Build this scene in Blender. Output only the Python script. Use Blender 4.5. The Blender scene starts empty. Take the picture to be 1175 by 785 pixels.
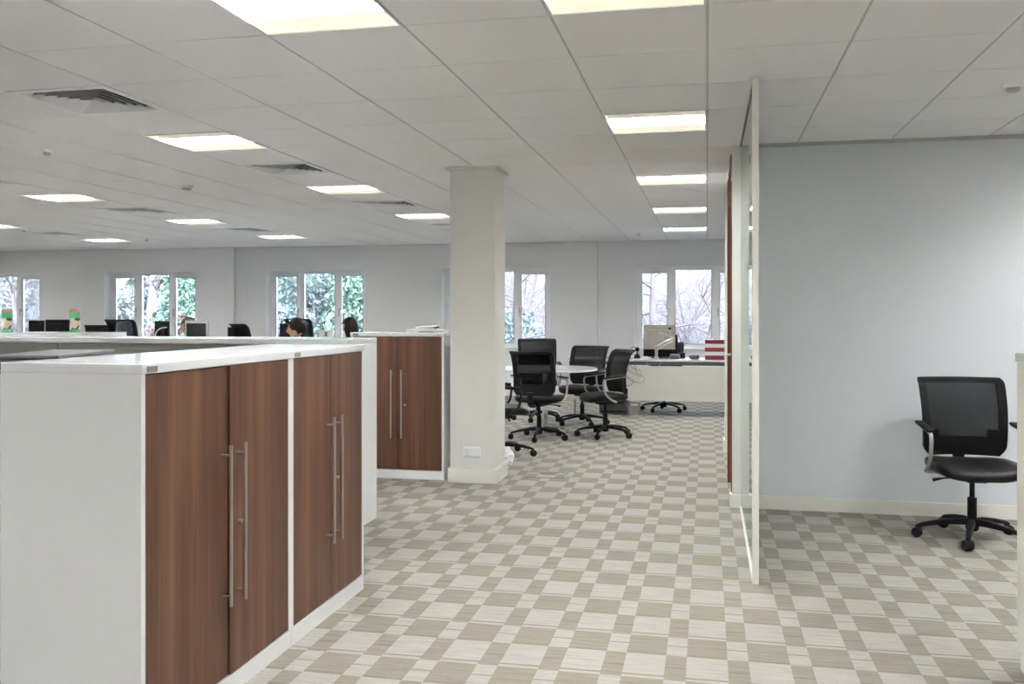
import bpy, bmesh, math, random
from mathutils import Vector, Matrix, noise
PI = math.pi
S = bpy.context.scene
C = S.collection
random.seed(7)

# ------------------------------------------------------------------ materials
def mat(name, col=(.8,.8,.8), rough=.5, metal=0.0, spec=.5, emis=None, es=0.0, coat=0.0):
    m = bpy.data.materials.new(name); m.use_nodes = True
    b = m.node_tree.nodes['Principled BSDF']
    b.inputs['Base Color'].default_value = (*col, 1)
    b.inputs['Roughness'].default_value = rough
    b.inputs['Metallic'].default_value = metal
    b.inputs['Specular IOR Level'].default_value = spec
    b.inputs['Coat Weight'].default_value = coat
    if emis:
        b.inputs['Emission Color'].default_value = (*emis, 1)
        b.inputs['Emission Strength'].default_value = es
    return m
def N(m, t, **k):
    n = m.node_tree.nodes.new(t)
    for a, v in k.items(): setattr(n, a, v)
    return n
def L(m, a, b): m.node_tree.links.new(a, b)
def math_n(m, op, a, b=None, c=None):
    n = N(m, 'ShaderNodeMath', operation=op)
    for i, v in enumerate((a, b, c)):
        if v is None: continue
        if isinstance(v, (int, float)): n.inputs[i].default_value = v
        else: L(m, v, n.inputs[i])
    return n.outputs[0]
def objcoord(m):
    return N(m, 'ShaderNodeTexCoord').outputs['Object']
def mixc(m, f, a, b):
    n = N(m, 'ShaderNodeMix', data_type='RGBA')
    if isinstance(f, (int, float)): n.inputs[0].default_value = f
    else: L(m, f, n.inputs[0])
    for i, v in ((6, a), (7, b)):
        if isinstance(v, tuple): n.inputs[i].default_value = (*v, 1)
        else: L(m, v, n.inputs[i])
    return n.outputs[2]
def noise_n(m, vec, scale, detail=3, rough=.5, dims='3D'):
    n = N(m, 'ShaderNodeTexNoise', noise_dimensions=dims)
    n.inputs['Scale'].default_value = scale; n.inputs['Detail'].default_value = detail
    n.inputs['Roughness'].default_value = rough
    L(m, vec, n.inputs['Vector']); return n.outputs['Fac']
def mapping(m, vec, sc=(1,1,1)):
    n = N(m, 'ShaderNodeMapping'); n.inputs['Scale'].default_value = sc
    L(m, vec, n.inputs['Vector']); return n.outputs[0]
def bsdf(m): return m.node_tree.nodes['Principled BSDF']
def ramp(m, f, stops):
    r = N(m, 'ShaderNodeValToRGB'); e = r.color_ramp.elements
    while len(e) < len(stops): e.new(.5)
    for x, (p, c) in zip(e, stops): x.position = p; x.color = (*c, 1)
    L(m, f, r.inputs[0]); return r.outputs[0]
def subtle(m, c0, c1, scale=3.0):
    v = objcoord(m); f = noise_n(m, v, scale, 4)
    L(m, mixc(m, f, c0, c1), bsdf(m).inputs['Base Color'])
def bump(m, h, strength=.2, dist=.002):
    b = N(m, 'ShaderNodeBump'); b.inputs['Strength'].default_value = strength; b.inputs['Distance'].default_value = dist
    L(m, h, b.inputs['Height']); L(m, b.outputs[0], bsdf(m).inputs['Normal'])

M = {}
M['wall'] = mat('painted_plaster', (.68,.68,.69), .85, spec=.2); subtle(M['wall'], (.80,.805,.82), (.83,.835,.85), 1.5)
M['wallr'] = mat('pale_blue_plaster', (.66,.68,.71), .85, spec=.2); subtle(M['wallr'], (.74,.77,.81), (.77,.80,.835), 1.5)
M['pillar'] = mat('pillar_paint', (.7,.7,.67), .8, spec=.2); subtle(M['pillar'], (.75,.75,.71), (.79,.79,.755), 2)
M['skirt'] = mat('skirting_gloss', (.78,.77,.70), .35); subtle(M['skirt'], (.80,.79,.72), (.84,.83,.77), 2)
M['tile'] = mat('ceiling_tile', (.74,.735,.72), .95, spec=.1)
v = objcoord(M['tile']); f = noise_n(M['tile'], v, 160, 3); g = noise_n(M['tile'], v, 1.3, 2)
L(M['tile'], mixc(M['tile'], math_n(M['tile'],'ADD',math_n(M['tile'],'MULTIPLY',f,.5),math_n(M['tile'],'MULTIPLY',g,.5)), (.86,.86,.865), (.90,.90,.905)), bsdf(M['tile']).inputs['Base Color'])
bump(M['tile'], f, .12, .001)
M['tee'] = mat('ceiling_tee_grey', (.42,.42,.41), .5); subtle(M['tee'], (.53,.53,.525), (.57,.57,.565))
M['void'] = mat('ceiling_void_dark', (.12,.12,.12), .9); subtle(M['void'], (.11,.11,.11), (.14,.14,.13))
M['white'] = mat('white_powder_coat', (.8,.82,.83), .35); subtle(M['white'], (.86,.88,.89), (.89,.90,.91), 2)
M['gloss'] = mat('white_gloss_top', (.84,.85,.86), .12); subtle(M['gloss'], (.83,.84,.85), (.86,.87,.88), 2)
M['warmwhite'] = mat('warm_white_panel', (.76,.74,.68), .5); subtle(M['warmwhite'], (.74,.72,.66), (.78,.76,.70), 2)
M['pvc'] = mat('white_window_frame', (.84,.85,.87), .3); subtle(M['pvc'], (.88,.89,.91), (.91,.92,.94))
M['grey'] = mat('grey_cabinet_front', (.27,.27,.25), .5); subtle(M['grey'], (.17,.17,.163), (.19,.19,.18), 2)
M['badge'] = mat('grey_badge', (.22,.22,.22), .4); subtle(M['badge'], (.2,.2,.2), (.25,.25,.25), 40)
M['black'] = mat('black_plastic', (.007,.007,.008), .55, spec=.22); subtle(M['black'], (.005,.005,.006), (.009,.009,.010), 12)
M['leather'] = mat('black_seat_leather', (.006,.006,.006), .4, spec=.22); subtle(M['leather'], (.007,.007,.007), (.012,.012,.012), 30)
M['rubber'] = mat('caster_rubber', (.008,.008,.008), .6, spec=.15); subtle(M['rubber'], (.008,.008,.008), (.014,.014,.014), 30)
M['steel'] = mat('brushed_steel', (.55,.53,.50), .3, 1.0); subtle(M['steel'], (.52,.5,.47), (.6,.58,.55), 60)
M['chrome'] = mat('chrome', (.75,.75,.76), .1, 1.0); subtle(M['chrome'], (.72,.72,.73), (.78,.78,.79), 10)
M['alu'] = mat('grey_arm_metal', (.42,.42,.42), .35, .6); subtle(M['alu'], (.4,.4,.4), (.46,.46,.46), 20)
M['screen'] = mat('dark_screen', (.02,.02,.022), .2); subtle(M['screen'], (.018,.018,.02), (.026,.026,.028), 5)
M['beige'] = mat('beige_plastic', (.42,.38,.33), .5); subtle(M['beige'], (.40,.36,.31), (.45,.41,.36), 8)
M['dgrey'] = mat('dark_grey_plastic', (.09,.09,.095), .5); subtle(M['dgrey'], (.08,.08,.085), (.11,.11,.115), 8)
M['lgrey'] = mat('light_grey_plastic', (.5,.51,.48), .5); subtle(M['lgrey'], (.48,.49,.46), (.53,.54,.51), 8)
M['folder'] = mat('slate_folder', (.10,.105,.115), .3); subtle(M['folder'], (.09,.095,.105), (.15,.155,.165), 9)
M['paper'] = mat('paper', (.85,.85,.84), .8); subtle(M['paper'], (.83,.83,.82), (.88,.88,.87), 9)
M['red'] = mat('red_board', (.28,.02,.04), .5); subtle(M['red'], (.26,.018,.035), (.32,.03,.05), 9)
M['green'] = mat('green_print', (.07,.42,.17), .4); subtle(M['green'], (.06,.38,.15), (.10,.46,.2), 30)
M['pink'] = mat('salmon_lid', (.62,.22,.17), .4); subtle(M['pink'], (.55,.16,.13), (.70,.32,.25), 30)
M['skin'] = mat('skin', (.62,.36,.26), .5); subtle(M['skin'], (.60,.34,.24), (.66,.40,.29), 12)
M['hair'] = mat('dark_brown_hair', (.022,.012,.009), .45, spec=.2); subtle(M['hair'], (.010,.006,.005), (.022,.012,.009), 40)
M['hair2'] = mat('auburn_hair', (.07,.016,.012), .45, spec=.2); subtle(M['hair2'], (.025,.008,.006), (.05,.014,.01), 40)
M['shirt'] = mat('pale_shirt', (.55,.56,.6), .8); subtle(M['shirt'], (.52,.53,.57), (.6,.61,.65), 14)
M['jumper'] = mat('dark_jumper', (.05,.05,.07), .9); subtle(M['jumper'], (.04,.04,.06), (.07,.07,.09), 24)
M['trouser'] = mat('dark_trousers', (.03,.03,.04), .9); subtle(M['trouser'], (.025,.025,.035), (.04,.04,.05), 24)

# tin print : cream with dark figure shaped blotches
m = M['print'] = mat('cream_print', (.8,.7,.5), .4); v = objcoord(m)
f = noise_n(m, v, 22, 1); g = noise_n(m, v, 13, 2)
L(m, mixc(m, math_n(m,'GREATER_THAN',f,.56), mixc(m, math_n(m,'GREATER_THAN',g,.6), (.75,.68,.5), (.62,.2,.16)), (.07,.02,.02)), bsdf(m).inputs['Base Color'])

# walnut doors, vertical grain
def wood(name, c0, c1, c2):
    m = mat(name, c1, .38); v = objcoord(m)
    a = noise_n(m, mapping(m, v, (9,9,.35)), 1.3, 3, .55)
    b = noise_n(m, mapping(m, v, (60,60,1.6)), 1.5, 6, .65)
    w = noise_n(m, mapping(m, v, (260,260,9)), 1.0, 2, .6)
    mixf = math_n(m,'ADD', math_n(m,'MULTIPLY',a,.62), math_n(m,'ADD', math_n(m,'MULTIPLY',b,.28), math_n(m,'MULTIPLY',w,.10)))
    L(m, ramp(m, mixf, [(.33,c0),(.5,c1),(.66,c2)]), bsdf(m).inputs['Base Color'])
    return m
M['walnut'] = wood('walnut_veneer', (.04,.016,.009), (.12,.048,.025), (.21,.095,.05))
M['doorwood'] = wood('door_veneer', (.10,.035,.012), (.17,.062,.022), (.23,.09,.035))

# carpet : broken check of wide and narrow bands with thin cross lines
m = M['carpet'] = mat('check_carpet', (.5,.47,.4), .97, spec=.1)
v = objcoord(m); sep = N(m,'ShaderNodeSeparateXYZ'); L(m, v, sep.inputs[0])
X, Y = sep.outputs[0], sep.outputs[1]
PX, WX, PY, DY = .2335, .154, .4475, .205
fx = math_n(m,'FRACT', math_n(m,'DIVIDE', math_n(m,'ADD', X, .311 + PX*200), PX))       # 0..WX/PX wide
fy = math_n(m,'FRACT', math_n(m,'DIVIDE', math_n(m,'ADD', Y, -3.622 + PY*40), PY))      # 0..DY/PY dark row
wide = math_n(m,'LESS_THAN', fx, WX/PX)
row = math_n(m,'LESS_THAN', fy, DY/PY)
dark = math_n(m,'SUBTRACT', 1, math_n(m,'ABSOLUTE', math_n(m,'SUBTRACT', wide, row)))     # xnor
def stripe(c, w):
    return math_n(m,'LESS_THAN', math_n(m,'ABSOLUTE', math_n(m,'SUBTRACT', fy, c)), w)
st_wide = math_n(m,'MULTIPLY', wide, math_n(m,'ADD', stripe(.522,.016), math_n(m,'MULTIPLY', stripe(.02,.02), .6)))
st_nar = math_n(m,'MULTIPLY', math_n(m,'SUBTRACT',1,wide), math_n(m,'ADD', stripe(.24,.012), stripe(.72,.012)))
line = math_n(m,'ADD', st_wide, st_nar)
base = mixc(m, dark, (.335,.316,.283), (.232,.214,.178))
base = mixc(m, math_n(m,'MULTIPLY', line, .62), base, (.15,.135,.11))
rib = noise_n(m, mapping(m, v, (5,75,1)), 1.0, 3, .7)
fib = noise_n(m, mapping(m, v, (170,170,1)), 1.0, 2, .7)
tone = noise_n(m, v, 1.1, 2)
k = math_n(m,'ADD', .27, math_n(m,'ADD', math_n(m,'MULTIPLY', rib, .8), math_n(m,'ADD', math_n(m,'MULTIPLY', fib, .5), math_n(m,'MULTIPLY', tone, .16))))
vm = N(m,'ShaderNodeVectorMath', operation='SCALE'); L(m, base, vm.inputs[0]); L(m, k, vm.inputs['Scale'])
L(m, vm.outputs[0], bsdf(m).inputs['Base Color'])
bump(m, fib, .35, .004)

# woven chair mesh: real see-through weave density
m = M['mesh'] = mat('chair_mesh_weave', (.009,.009,.010), .9, spec=.08); nt = m.node_tree
tr = N(m,'ShaderNodeBsdfTransparent'); mx = N(m,'ShaderNodeMixShader'); v = objcoord(m)
wv = noise_n(m, v, 60, 2); L(m, math_n(m,'ADD', .68, math_n(m,'MULTIPLY', wv, .12)), mx.inputs[0])
L(m, tr.outputs[0], mx.inputs[1]); L(m, bsdf(m).outputs[0], mx.inputs[2]); L(m, mx.outputs[0], nt.nodes['Material Output'].inputs['Surface'])

# glass
m = M['glass'] = bpy.data.materials.new('clear_glass'); m.use_nodes = True; nt = m.node_tree; nt.nodes.remove(nt.nodes['Principled BSDF'])
gl = N(m,'ShaderNodeBsdfGlass'); gl.inputs['IOR'].default_value = 1.5; gl.inputs['Roughness'].default_value = 0; gl.inputs['Color'].default_value = (.93,.97,.95,1)
L(m, gl.outputs[0], nt.nodes['Material Output'].inputs['Surface'])
m = M['pane'] = bpy.data.materials.new('window_glass'); m.use_nodes = True; nt = m.node_tree; nt.nodes.remove(nt.nodes['Principled BSDF'])
gs = N(m,'ShaderNodeBsdfGlossy'); gs.inputs['Roughness'].default_value = .02
tr = N(m,'ShaderNodeBsdfTransparent'); tr.inputs['Color'].default_value = (.94,.97,.97,1); fr = N(m,'ShaderNodeFresnel'); fr.inputs['IOR'].default_value = 1.45
mx = N(m,'ShaderNodeMixShader'); L(m, fr.outputs[0], mx.inputs[0]); L(m, tr.outputs[0], mx.inputs[1]); L(m, gs.outputs[0], mx.inputs[2])
L(m, mx.outputs[0], nt.nodes['Material Output'].inputs['Surface'])

# lamp materials (fluorescent fittings, lit)
LAMP = 1.0
M['tube'] = mat('lit_louvre', (.9,.9,.9), .4, emis=(.985,.99,1), es=30.0*LAMP)
M['wing'] = mat('cream_reflector_glow', (.75,.71,.58), .4, emis=(1,.93,.76), es=.22*LAMP)  # weak glow stands in for tube light on the reflectors and end plates
M['blade'] = mat('louvre_blade', (.8,.8,.78), .3); subtle(M['blade'], (.78,.78,.76), (.82,.82,.8), 20)
for k_ in ('tube','wing'):
    m = M[k_]; v = objcoord(m); f = noise_n(m, v, 3, 1)
    L(m, math_n(m,'MULTIPLY', math_n(m,'ADD', .85, math_n(m,'MULTIPLY', f, .3)), bsdf(m).inputs['Emission Strength'].default_value), bsdf(m).inputs['Emission Strength'])

# outdoors
M['litter'] = mat('leaf_litter_bank', (.5,.5,.5), .95)
m = M['litter']; v = objcoord(m); f = noise_n(m, v, 7, 8, .75); g = noise_n(m, v, .5, 3)
L(m, mixc(m, g, ramp(m, f, [(.36,(.01,.0095,.013)),(.5,(.036,.035,.046)),(.64,(.10,.10,.12))]), ramp(m, f, [(.36,(.007,.011,.011)),(.5,(.027,.037,.042)),(.64,(.075,.095,.10))])), bsdf(m).inputs['Base Color'])
M['bark'] = mat('pale_twig_bark', (.12,.11,.14), .9); subtle(M['bark'], (.02,.018,.027), (.09,.088,.12), 3)
M['birch'] = mat('pale_trunk_bark', (.5,.52,.58), .9); subtle(M['birch'], (.13,.14,.17), (.24,.255,.3), 3)
def leafmat(n, a, b):
    m = mat(n, a, .6); v = objcoord(m); f = noise_n(m, v, 5, 4, .7)
    L(m, ramp(m, f, [(.35,a),(.65,b)]), bsdf(m).inputs['Base Color']); return m
M['leafg'] = leafmat('evergreen_leaf', (.007,.03,.03), (.065,.135,.12))
M['leafb'] = leafmat('pale_blue_leaf', (.025,.05,.068), (.13,.185,.22))  # paler and bluer than the evergreen leaf
M['leafr'] = leafmat('russet_leaf', (.055,.03,.035), (.17,.125,.135))

# ------------------------------------------------------------------ mesh helpers
def nb(): return bmesh.new()
def box(bm, x0, x1, y0, y1, z0, z1, mi=0):
    vs = [bm.verts.new((x, y, z)) for z in (z0, z1) for y in (y0, y1) for x in (x0, x1)]
    for q in ((0,2,3,1),(4,5,7,6),(0,1,5,4),(2,6,7,3),(0,4,6,2),(1,3,7,5)):
        f = bm.faces.new([vs[i] for i in q]); f.material_index = mi
    return vs
def bbox_bev(bm, x0, x1, y0, y1, z0, z1, r=.003, seg=2):
    b2 = nb(); box(b2, x0, x1, y0, y1, z0, z1)
    r = min(r, .45*min(abs(x1-x0), abs(y1-y0), abs(z1-z0)))
    bmesh.ops.bevel(b2, geom=b2.edges[:], offset=r, segments=seg, affect='EDGES', profile=.5)
    merge(bm, b2)
def merge(bm, b2, mtx=None):
    if mtx is not None: bmesh.ops.transform(b2, matrix=mtx, verts=b2.verts[:])
    me = bpy.data.meshes.new('tmp'); b2.to_mesh(me); b2.free(); bm.from_mesh(me); bpy.data.meshes.remove(me)
def frame_axes(d):
    d = d.normalized(); u = Vector((0,0,1)) if abs(d.z) < .9 else Vector((1,0,0))
    a = d.cross(u).normalized(); return a, d.cross(a).normalized()
def tube(bm, pts, r, n=10, cap=True, sx=1.0):
    pts = [Vector(p) for p in pts]; rs = r if isinstance(r, (list, tuple)) else [r]*len(pts)
    rings = []; a = None
    for i, p in enumerate(pts):
        d = (pts[min(i+1, len(pts)-1)] - pts[max(i-1, 0)]).normalized()
        if a is None: a, b = frame_axes(d)
        else:
            a = (a - d*a.dot(d))
            if a.length < 1e-5: a, _ = frame_axes(d)
            a.normalize(); b = d.cross(a).normalized()
        rings.append([bm.verts.new(p + rs[i]*(math.cos(t)*a*sx + math.sin(t)*b)) for t in [2*PI*k/n for k in range(n)]])
    for i in range(len(rings)-1):
        for k in range(n):
            bm.faces.new((rings[i][k], rings[i][(k+1)%n], rings[i+1][(k+1)%n], rings[i+1][k]))
    if cap:
        bm.faces.new(rings[0][::-1]); bm.faces.new(rings[-1])
def lathe(bm, prof, n=24, cx=0, cy=0, cap=True):
    rings = [[bm.verts.new((cx + r*math.cos(2*PI*k/n), cy + r*math.sin(2*PI*k/n), z)) for k in range(n)] for r, z in prof]
    for i in range(len(rings)-1):
        for k in range(n): bm.faces.new((rings[i][k], rings[i][(k+1)%n], rings[i+1][(k+1)%n], rings[i+1][k]))
    if cap: bm.faces.new(rings[0][::-1]); bm.faces.new(rings[-1])
def arc(pts, n=6, r=.03):           # round the corners of a polyline
    P = [Vector(p) for p in pts]; out = [P[0]]
    for i in range(1, len(P)-1):
        a = (P[i-1]-P[i]); b = (P[i+1]-P[i]); rr = min(r, a.length*.48, b.length*.48)
        A = P[i]+a.normalized()*rr; B = P[i]+b.normalized()*rr
        for k in range(n+1):
            t = k/n; out.append((1-t)**2*A + 2*t*(1-t)*P[i] + t*t*B)
    out.append(P[-1]); return out
def obj(name, bm, m, parent=None, smooth=False, loc=None, autosmooth=None):
    bmesh.ops.recalc_face_normals(bm, faces=bm.faces[:])
    me = bpy.data.meshes.new(name); bm.to_mesh(me); bm.free()
    for x in (m if isinstance(m, (list, tuple)) else [m]): me.materials.append(x)
    if smooth:
        for p in me.polygons: p.use_smooth = True
        if autosmooth is None: autosmooth = 40
        me.set_sharp_from_angle(angle=math.radians(autosmooth))
    o = bpy.data.objects.new(name, me); C.objects.link(o)
    if parent: o.parent = parent
    if loc: o.location = loc
    return o
def thing(name, label, cat, loc=(0,0,0), rz=0, group=None):
    o = bpy.data.objects.new(name, None); C.objects.link(o); o.empty_display_size = .1
    o.location = loc; o.rotation_euler = (0, 0, rz); o['label'] = label; o['category'] = cat
    if group: o['group'] = group
    return o
def tag(o, label, cat, group=None, kind=None):
    o['label'] = label; o['category'] = cat
    if group: o['group'] = group
    if kind: o['kind'] = kind
    return o
def struct(name, bm, m, label, parent=None, smooth=False):
    o = obj(name, bm, m, parent, smooth)
    if parent is None: o['kind'] = 'structure'; o['label'] = label; o['category'] = name.split('_')[0]
    return o
kids = {}
def children(o): return [c for c in bpy.data.objects if c.parent == o]
def dup(root, loc, rz=0, label=None, group=None, scale=None):
    def cp(o, par):
        c = o.copy(); C.objects.link(c)
        if par: c.parent = par
        for ch in children(o): cp(ch, c)
        return c
    r = cp(root, None); r.location = loc; r.rotation_euler = (0, 0, rz)
    if scale: r.scale = scale
    if label: r['label'] = label
    if group: r['group'] = group
    return r

# ------------------------------------------------------------------ room
H = 2.502; G = .6; Y0 = 3.516
XL, XR, YN, YF = -15.0, 5.0, -3.0, 14.6
bm = nb(); box(bm, XL, XR, YN, YF, -.1, 0); struct('floor', bm, M['carpet'], 'woven beige and grey check carpet covering the whole floor')

lights = []   # (col,row) lower index: tile spans x=[-.6*(col)...]; cell (c,r): X [c*G,(c+1)*G], Y [Y0+r*G, Y0+(r+1)*G]
for c_ in (-1, -6, -11, -16):
    for r_ in (3, 7, 11, 15): lights.append((c_, r_))
lights += [(-1,-1), (-3,-1), (-8,-1), (-13,-1), (-1,-5), (-6,-5), (-11,-5), (-16,-5), (-21,3), (-21,7), (-21,11), (-21,15), (-21,-1), (4,3), (3,1), (4,-1), (4,-5), (4,8), (4,13), (-1,-9),(-6,-9)]  # one unseen right-room fitting is added to brighten the pale blue wall
vents = [(-6,1), (-6,5), (-6,9), (-6,13), (-11,5), (-11,9), (-11,13), (-16,13)]
holes = set(lights) | set(vents)
bm = nb(); gap = .003; mg = .0058
for c_ in range(-25, 9):
    for r_ in range(-11, 19):
        if (c_, r_) in holes: continue
        x0, x1, y0, y1 = c_*G+mg, (c_+1)*G-mg, Y0+r_*G+gap, Y0+(r_+1)*G-gap
        x0 = max(x0, XL); x1 = min(x1, XR); y1 = min(y1, YF)
        if x1 <= x0 or y1 <= y0: continue
        box(bm, x0, x1, y0, y1, H, H+.012)
struct('ceiling', bm, M['tile'], 'white suspended ceiling of square mineral tiles')
bm = nb()
for c_ in range(-25, 10):
    x = c_*G
    if XL < x < XR: box(bm, x-.0055, x+.0055, YN, YF, H+.003, H+.03)
for r_ in range(-10, 19):
    y = Y0 + r_*G
    for c_ in range(-25, 9): box(bm, c_*G+.0055, (c_+1)*G-.0055, y-.003, y+.003, H+.006, H+.03)
struct('trim_1', bm, M['tee'], 'grey metal grid lines between the ceiling tiles')
bm = nb(); box(bm, XL, XR, YN, YF+.3, H+.25, H+.3); struct('ceiling_slab', bm, M['void'], 'dark soffit above the suspended ceiling')

def prism_wall_with_windows(wins, yi, yo):
    bm = nb(); xs = sorted(set([XL-.2, XR+.2] + [a for w in wins for a in w[:2]]))
    for a, b in zip(xs[:-1], xs[1:]):
        w = [w for w in wins if abs(w[0]-a) < 1e-6]
        if w: box(bm, a, b, yi, yo, 0, w[0][2]); box(bm, a, b, yi, yo, w[0][3], H+.25)
        else: box(bm, a, b, yi, yo, 0, H+.25)
    return bm
WZ0, WZ1 = .80, 2.10
wins = [(-13.83,-12.0,WZ0,WZ1), (-10.66,-8.83,WZ0,WZ1), (-7.49,-5.66,WZ0,WZ1), (-4.32,-2.49,WZ0,WZ1), (-1.13,.70,WZ0,WZ1), (2.05,3.88,WZ0,WZ1)]
struct('wall_far', prism_wall_with_windows(wins, YF, YF+.32), M['wall'], 'pale grey wall with the row of windows')
for i, (a, b) in enumerate(((-8.42,-8.06), (-2.07,-1.72))):
    bm = nb(); box(bm, a, b, YF-.09, YF, 0, H); struct('trim_%d' % (i+2), bm, M['wall'], 'shallow wall pilaster between two windows, ' + ('left one' if i == 0 else 'right one'))
bm = nb(); box(bm, XL-.2, XL, YN, YF, 0, H+.25); struct('wall_left', bm, M['wall'], 'pale grey left wall')
bm = nb(); box(bm, XR, XR+.2, YN, YF, 0, H+.25); struct('wall_right', bm, M['wall'], 'pale wall at the far right')
bm = nb(); box(bm, XL-.2, XR+.2, YN-.2, YN, 0, H+.25); struct('wall_near', bm, M['wall'], 'pale wall behind the viewer')
# right-hand room: back wall, its pier and the corridor side wall with the door
YB = 6.49
bm = nb(); box(bm, .17, .235, YB, YB+.07, 0, H+.02); box(bm, .25, .6, YB+.07, 9.03, 0, H+.02); box(bm, .168, .6, 9.03, 9.25, 0, H+.02); struct('wall_corridor', bm, M['pillar'], 'cream end pier and corridor side wall around the brown door')
bm = nb(); box(bm, .235, XR, YB, YB+.07, 0, H+.02); box(bm, .6, XR, YB+.07, 9.03, 0, H+.02)
struct('wall_right_room', bm, M['wallr'], 'pale blue-grey partition wall behind the lone chair')
bm = nb(); box(bm, .152, .17, YB-.014, YB+.075, 0, .09); box(bm, .17, .226, YB-.014, YB, 0, .09); box(bm, .2405, XR, YB-.014, YB, 0, .09)
box(bm, .154, .17, 9.018, 9.26, 0, .12); box(bm, .17, .6, 9.018, 9.03, 0, .12)
struct('baseboard_right', bm, M['skirt'], 'cream skirting along the partition wall')
bm = nb(); box(bm, XL, XR, YF-.016, YF, 0, .12); struct('baseboard_far', bm, M['skirt'], 'cream skirting under the windows')
bm = nb(); box(bm, .2555, XR, YB-.02, YB, H-.022, H); struct('trim_4', bm, M['tee'], 'grey trim line where the partition meets the ceiling')

# door in corridor side wall
bm = nb(); box(bm, .166, .25, 6.575, 6.64, 0, 2.46); box(bm, .157, .25, 7.44, 7.52, 0, 2.46); box(bm, .158, .25, 6.64, 7.44, 2.40, 2.46)
d = struct('door_1', bm, M['doorwood'], 'brown wooden door and frame seen edge on')
bm = nb(); bbox_bev(bm, .19, .235, 6.645, 7.435, .005, 2.395, .002); obj('door_leaf', bm, M['doorwood'], d)
bm = nb(); tube(bm, arc([(.19,7.32,1.02),(.15,7.32,1.02),(.15,7.20,1.02)], 4, .015), .009); obj('door_handle', bm, M['steel'], d, True)

# pillar
bm = nb(); box(bm, -2.0, -1.635, 7.0, 7.365, 0, H)
struct('wall_pillar', bm, M['pillar'], 'square cream pillar beside the wooden cupboard')
bm = nb(); bbox_bev(bm, -2.018, -1.617, 6.982, 7.383, 0, .115, .004); struct('trim_5', bm, M['skirt'], 'cream skirting block around the foot of the pillar')
bm = nb(); box(bm, -2.025, -1.61, 6.975, 7.39, H-.022, H-.001); struct('trim_6', bm, M['pillar'], 'thin trim around the top of the pillar')
t = thing('wall_socket_plate', 'blank white double plate low on the pillar', 'wall plate', (-1.82,7.0,.245))
bm = nb(); bbox_bev(bm, -.072, .072, -.012, 0, -.042, .042, .004); obj('plate', bm, M['white'], t)
bm = nb(); bbox_bev(bm, -.058, .058, -.0145, -.010, -.030, .030, .002); obj('cover', bm, M['gloss'], t)

# windows
def window(i, w, ):
    x0, x1, z0, z1 = w; yw = YF+.17; yd = yw+.07
    bm = nb()
    f = .055
    box(bm, x0, x1, yw, yd, z0, z0+f); box(bm, x0, x1, yw, yd, z1-f, z1)
    box(bm, x0, x0+f, yw, yd, z0+f, z1-f); box(bm, x1-f, x1, yw, yd, z0+f, z1-f)
    W = x1-x0; m1, m2 = x0+W*.325, x0+W*.675
    box(bm, m1-.035, m1+.035, yw, yd, z0+f, z1-f); box(bm, m2-.035, m2+.035, yw, yd, z0+f, z1-f)
    # reveal lining in white board
    box(bm, x0, x0+.012, YF+.001, yw, z0, z1); box(bm, x1-.012, x1, YF+.001, yw, z0, z1); box(bm, x0, x1, YF+.001, yw, z1-.012, z1)
    t = struct('window_%d' % i, bm, M['pvc'], 'white framed three-light window, number %d from the left' % i)
    bm = nb(); bbox_bev(bm, x0-.05, x1+.05, YF-.03, yw, z0-.03, z0+.004, .006); obj('window_sill', bm, M['pvc'], t)
    for k, (a, b) in enumerate(((x0+f, m1-.035), (m2+.035, x1-f))):
        bm = nb(); s = .05; ya, yb = yw-.015, yw+.05
        box(bm, a, b, ya, yb, z0+f, z0+f+s); box(bm, a, b, ya, yb, z1-f-s, z1-f); box(bm, a, a+s, ya, yb, z0+f+s, z1-f-s); box(bm, b-s, b, ya, yb, z0+f+s, z1-f-s)
        sa = obj('casement', bm, M['pvc'], t)
        bm = nb(); hx = b-s/2 if k == 0 else a+s/2
        bbox_bev(bm, hx-.014, hx+.014, ya-.012, ya, 1.37, 1.44, .003); bbox_bev(bm, hx-.009, hx+.009, ya-.04, ya-.024, 1.30, 1.42, .004); box(bm, hx-.008, hx+.008, ya-.026, ya-.01, 1.395, 1.415)
        obj('handle', bm, M['steel'], sa)
        bm = nb(); box(bm, a+s, b-s, yw+.02, yw+.026, z0+f+s, z1-f-s); obj('pane', bm, M['pane'], t)
        bm = nb(); g = .008
        for q in ((a+s,a+s+g,z0+f+s,z1-f-s),(b-s-g,b-s,z0+f+s,z1-f-s)): box(bm, q[0], q[1], ya+.004, ya+.012, q[2], q[3])
        for q in ((a+s,b-s,z1-f-s-g,z1-f-s),(a+s,b-s,z0+f+s,z0+f+s+g)): box(bm, q[0], q[1], ya+.004, ya+.012, q[2], q[3])
        obj('gasket', bm, M['dgrey'], t)
    a, b = m1+.035, m2-.035
    bm = nb(); box(bm, a, b, yw+.02, yw+.026, z0+f, z1-f); obj('pane', bm, M['pane'], t)
    bm = nb(); g = .008
    for q in ((a,a+g,z0+f,z1-f),(b-g,b,z0+f,z1-f),(a,b,z1-f-g,z1-f),(a,b,z0+f,z0+f+g)): box(bm, q[0], q[1], yw+.004, yw+.012, q[2], q[3])
    obj('gasket', bm, M['dgrey'], t)
for i, w in enumerate(wins[:5]): window(i+1, w)
window(6, wins[5])

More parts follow.
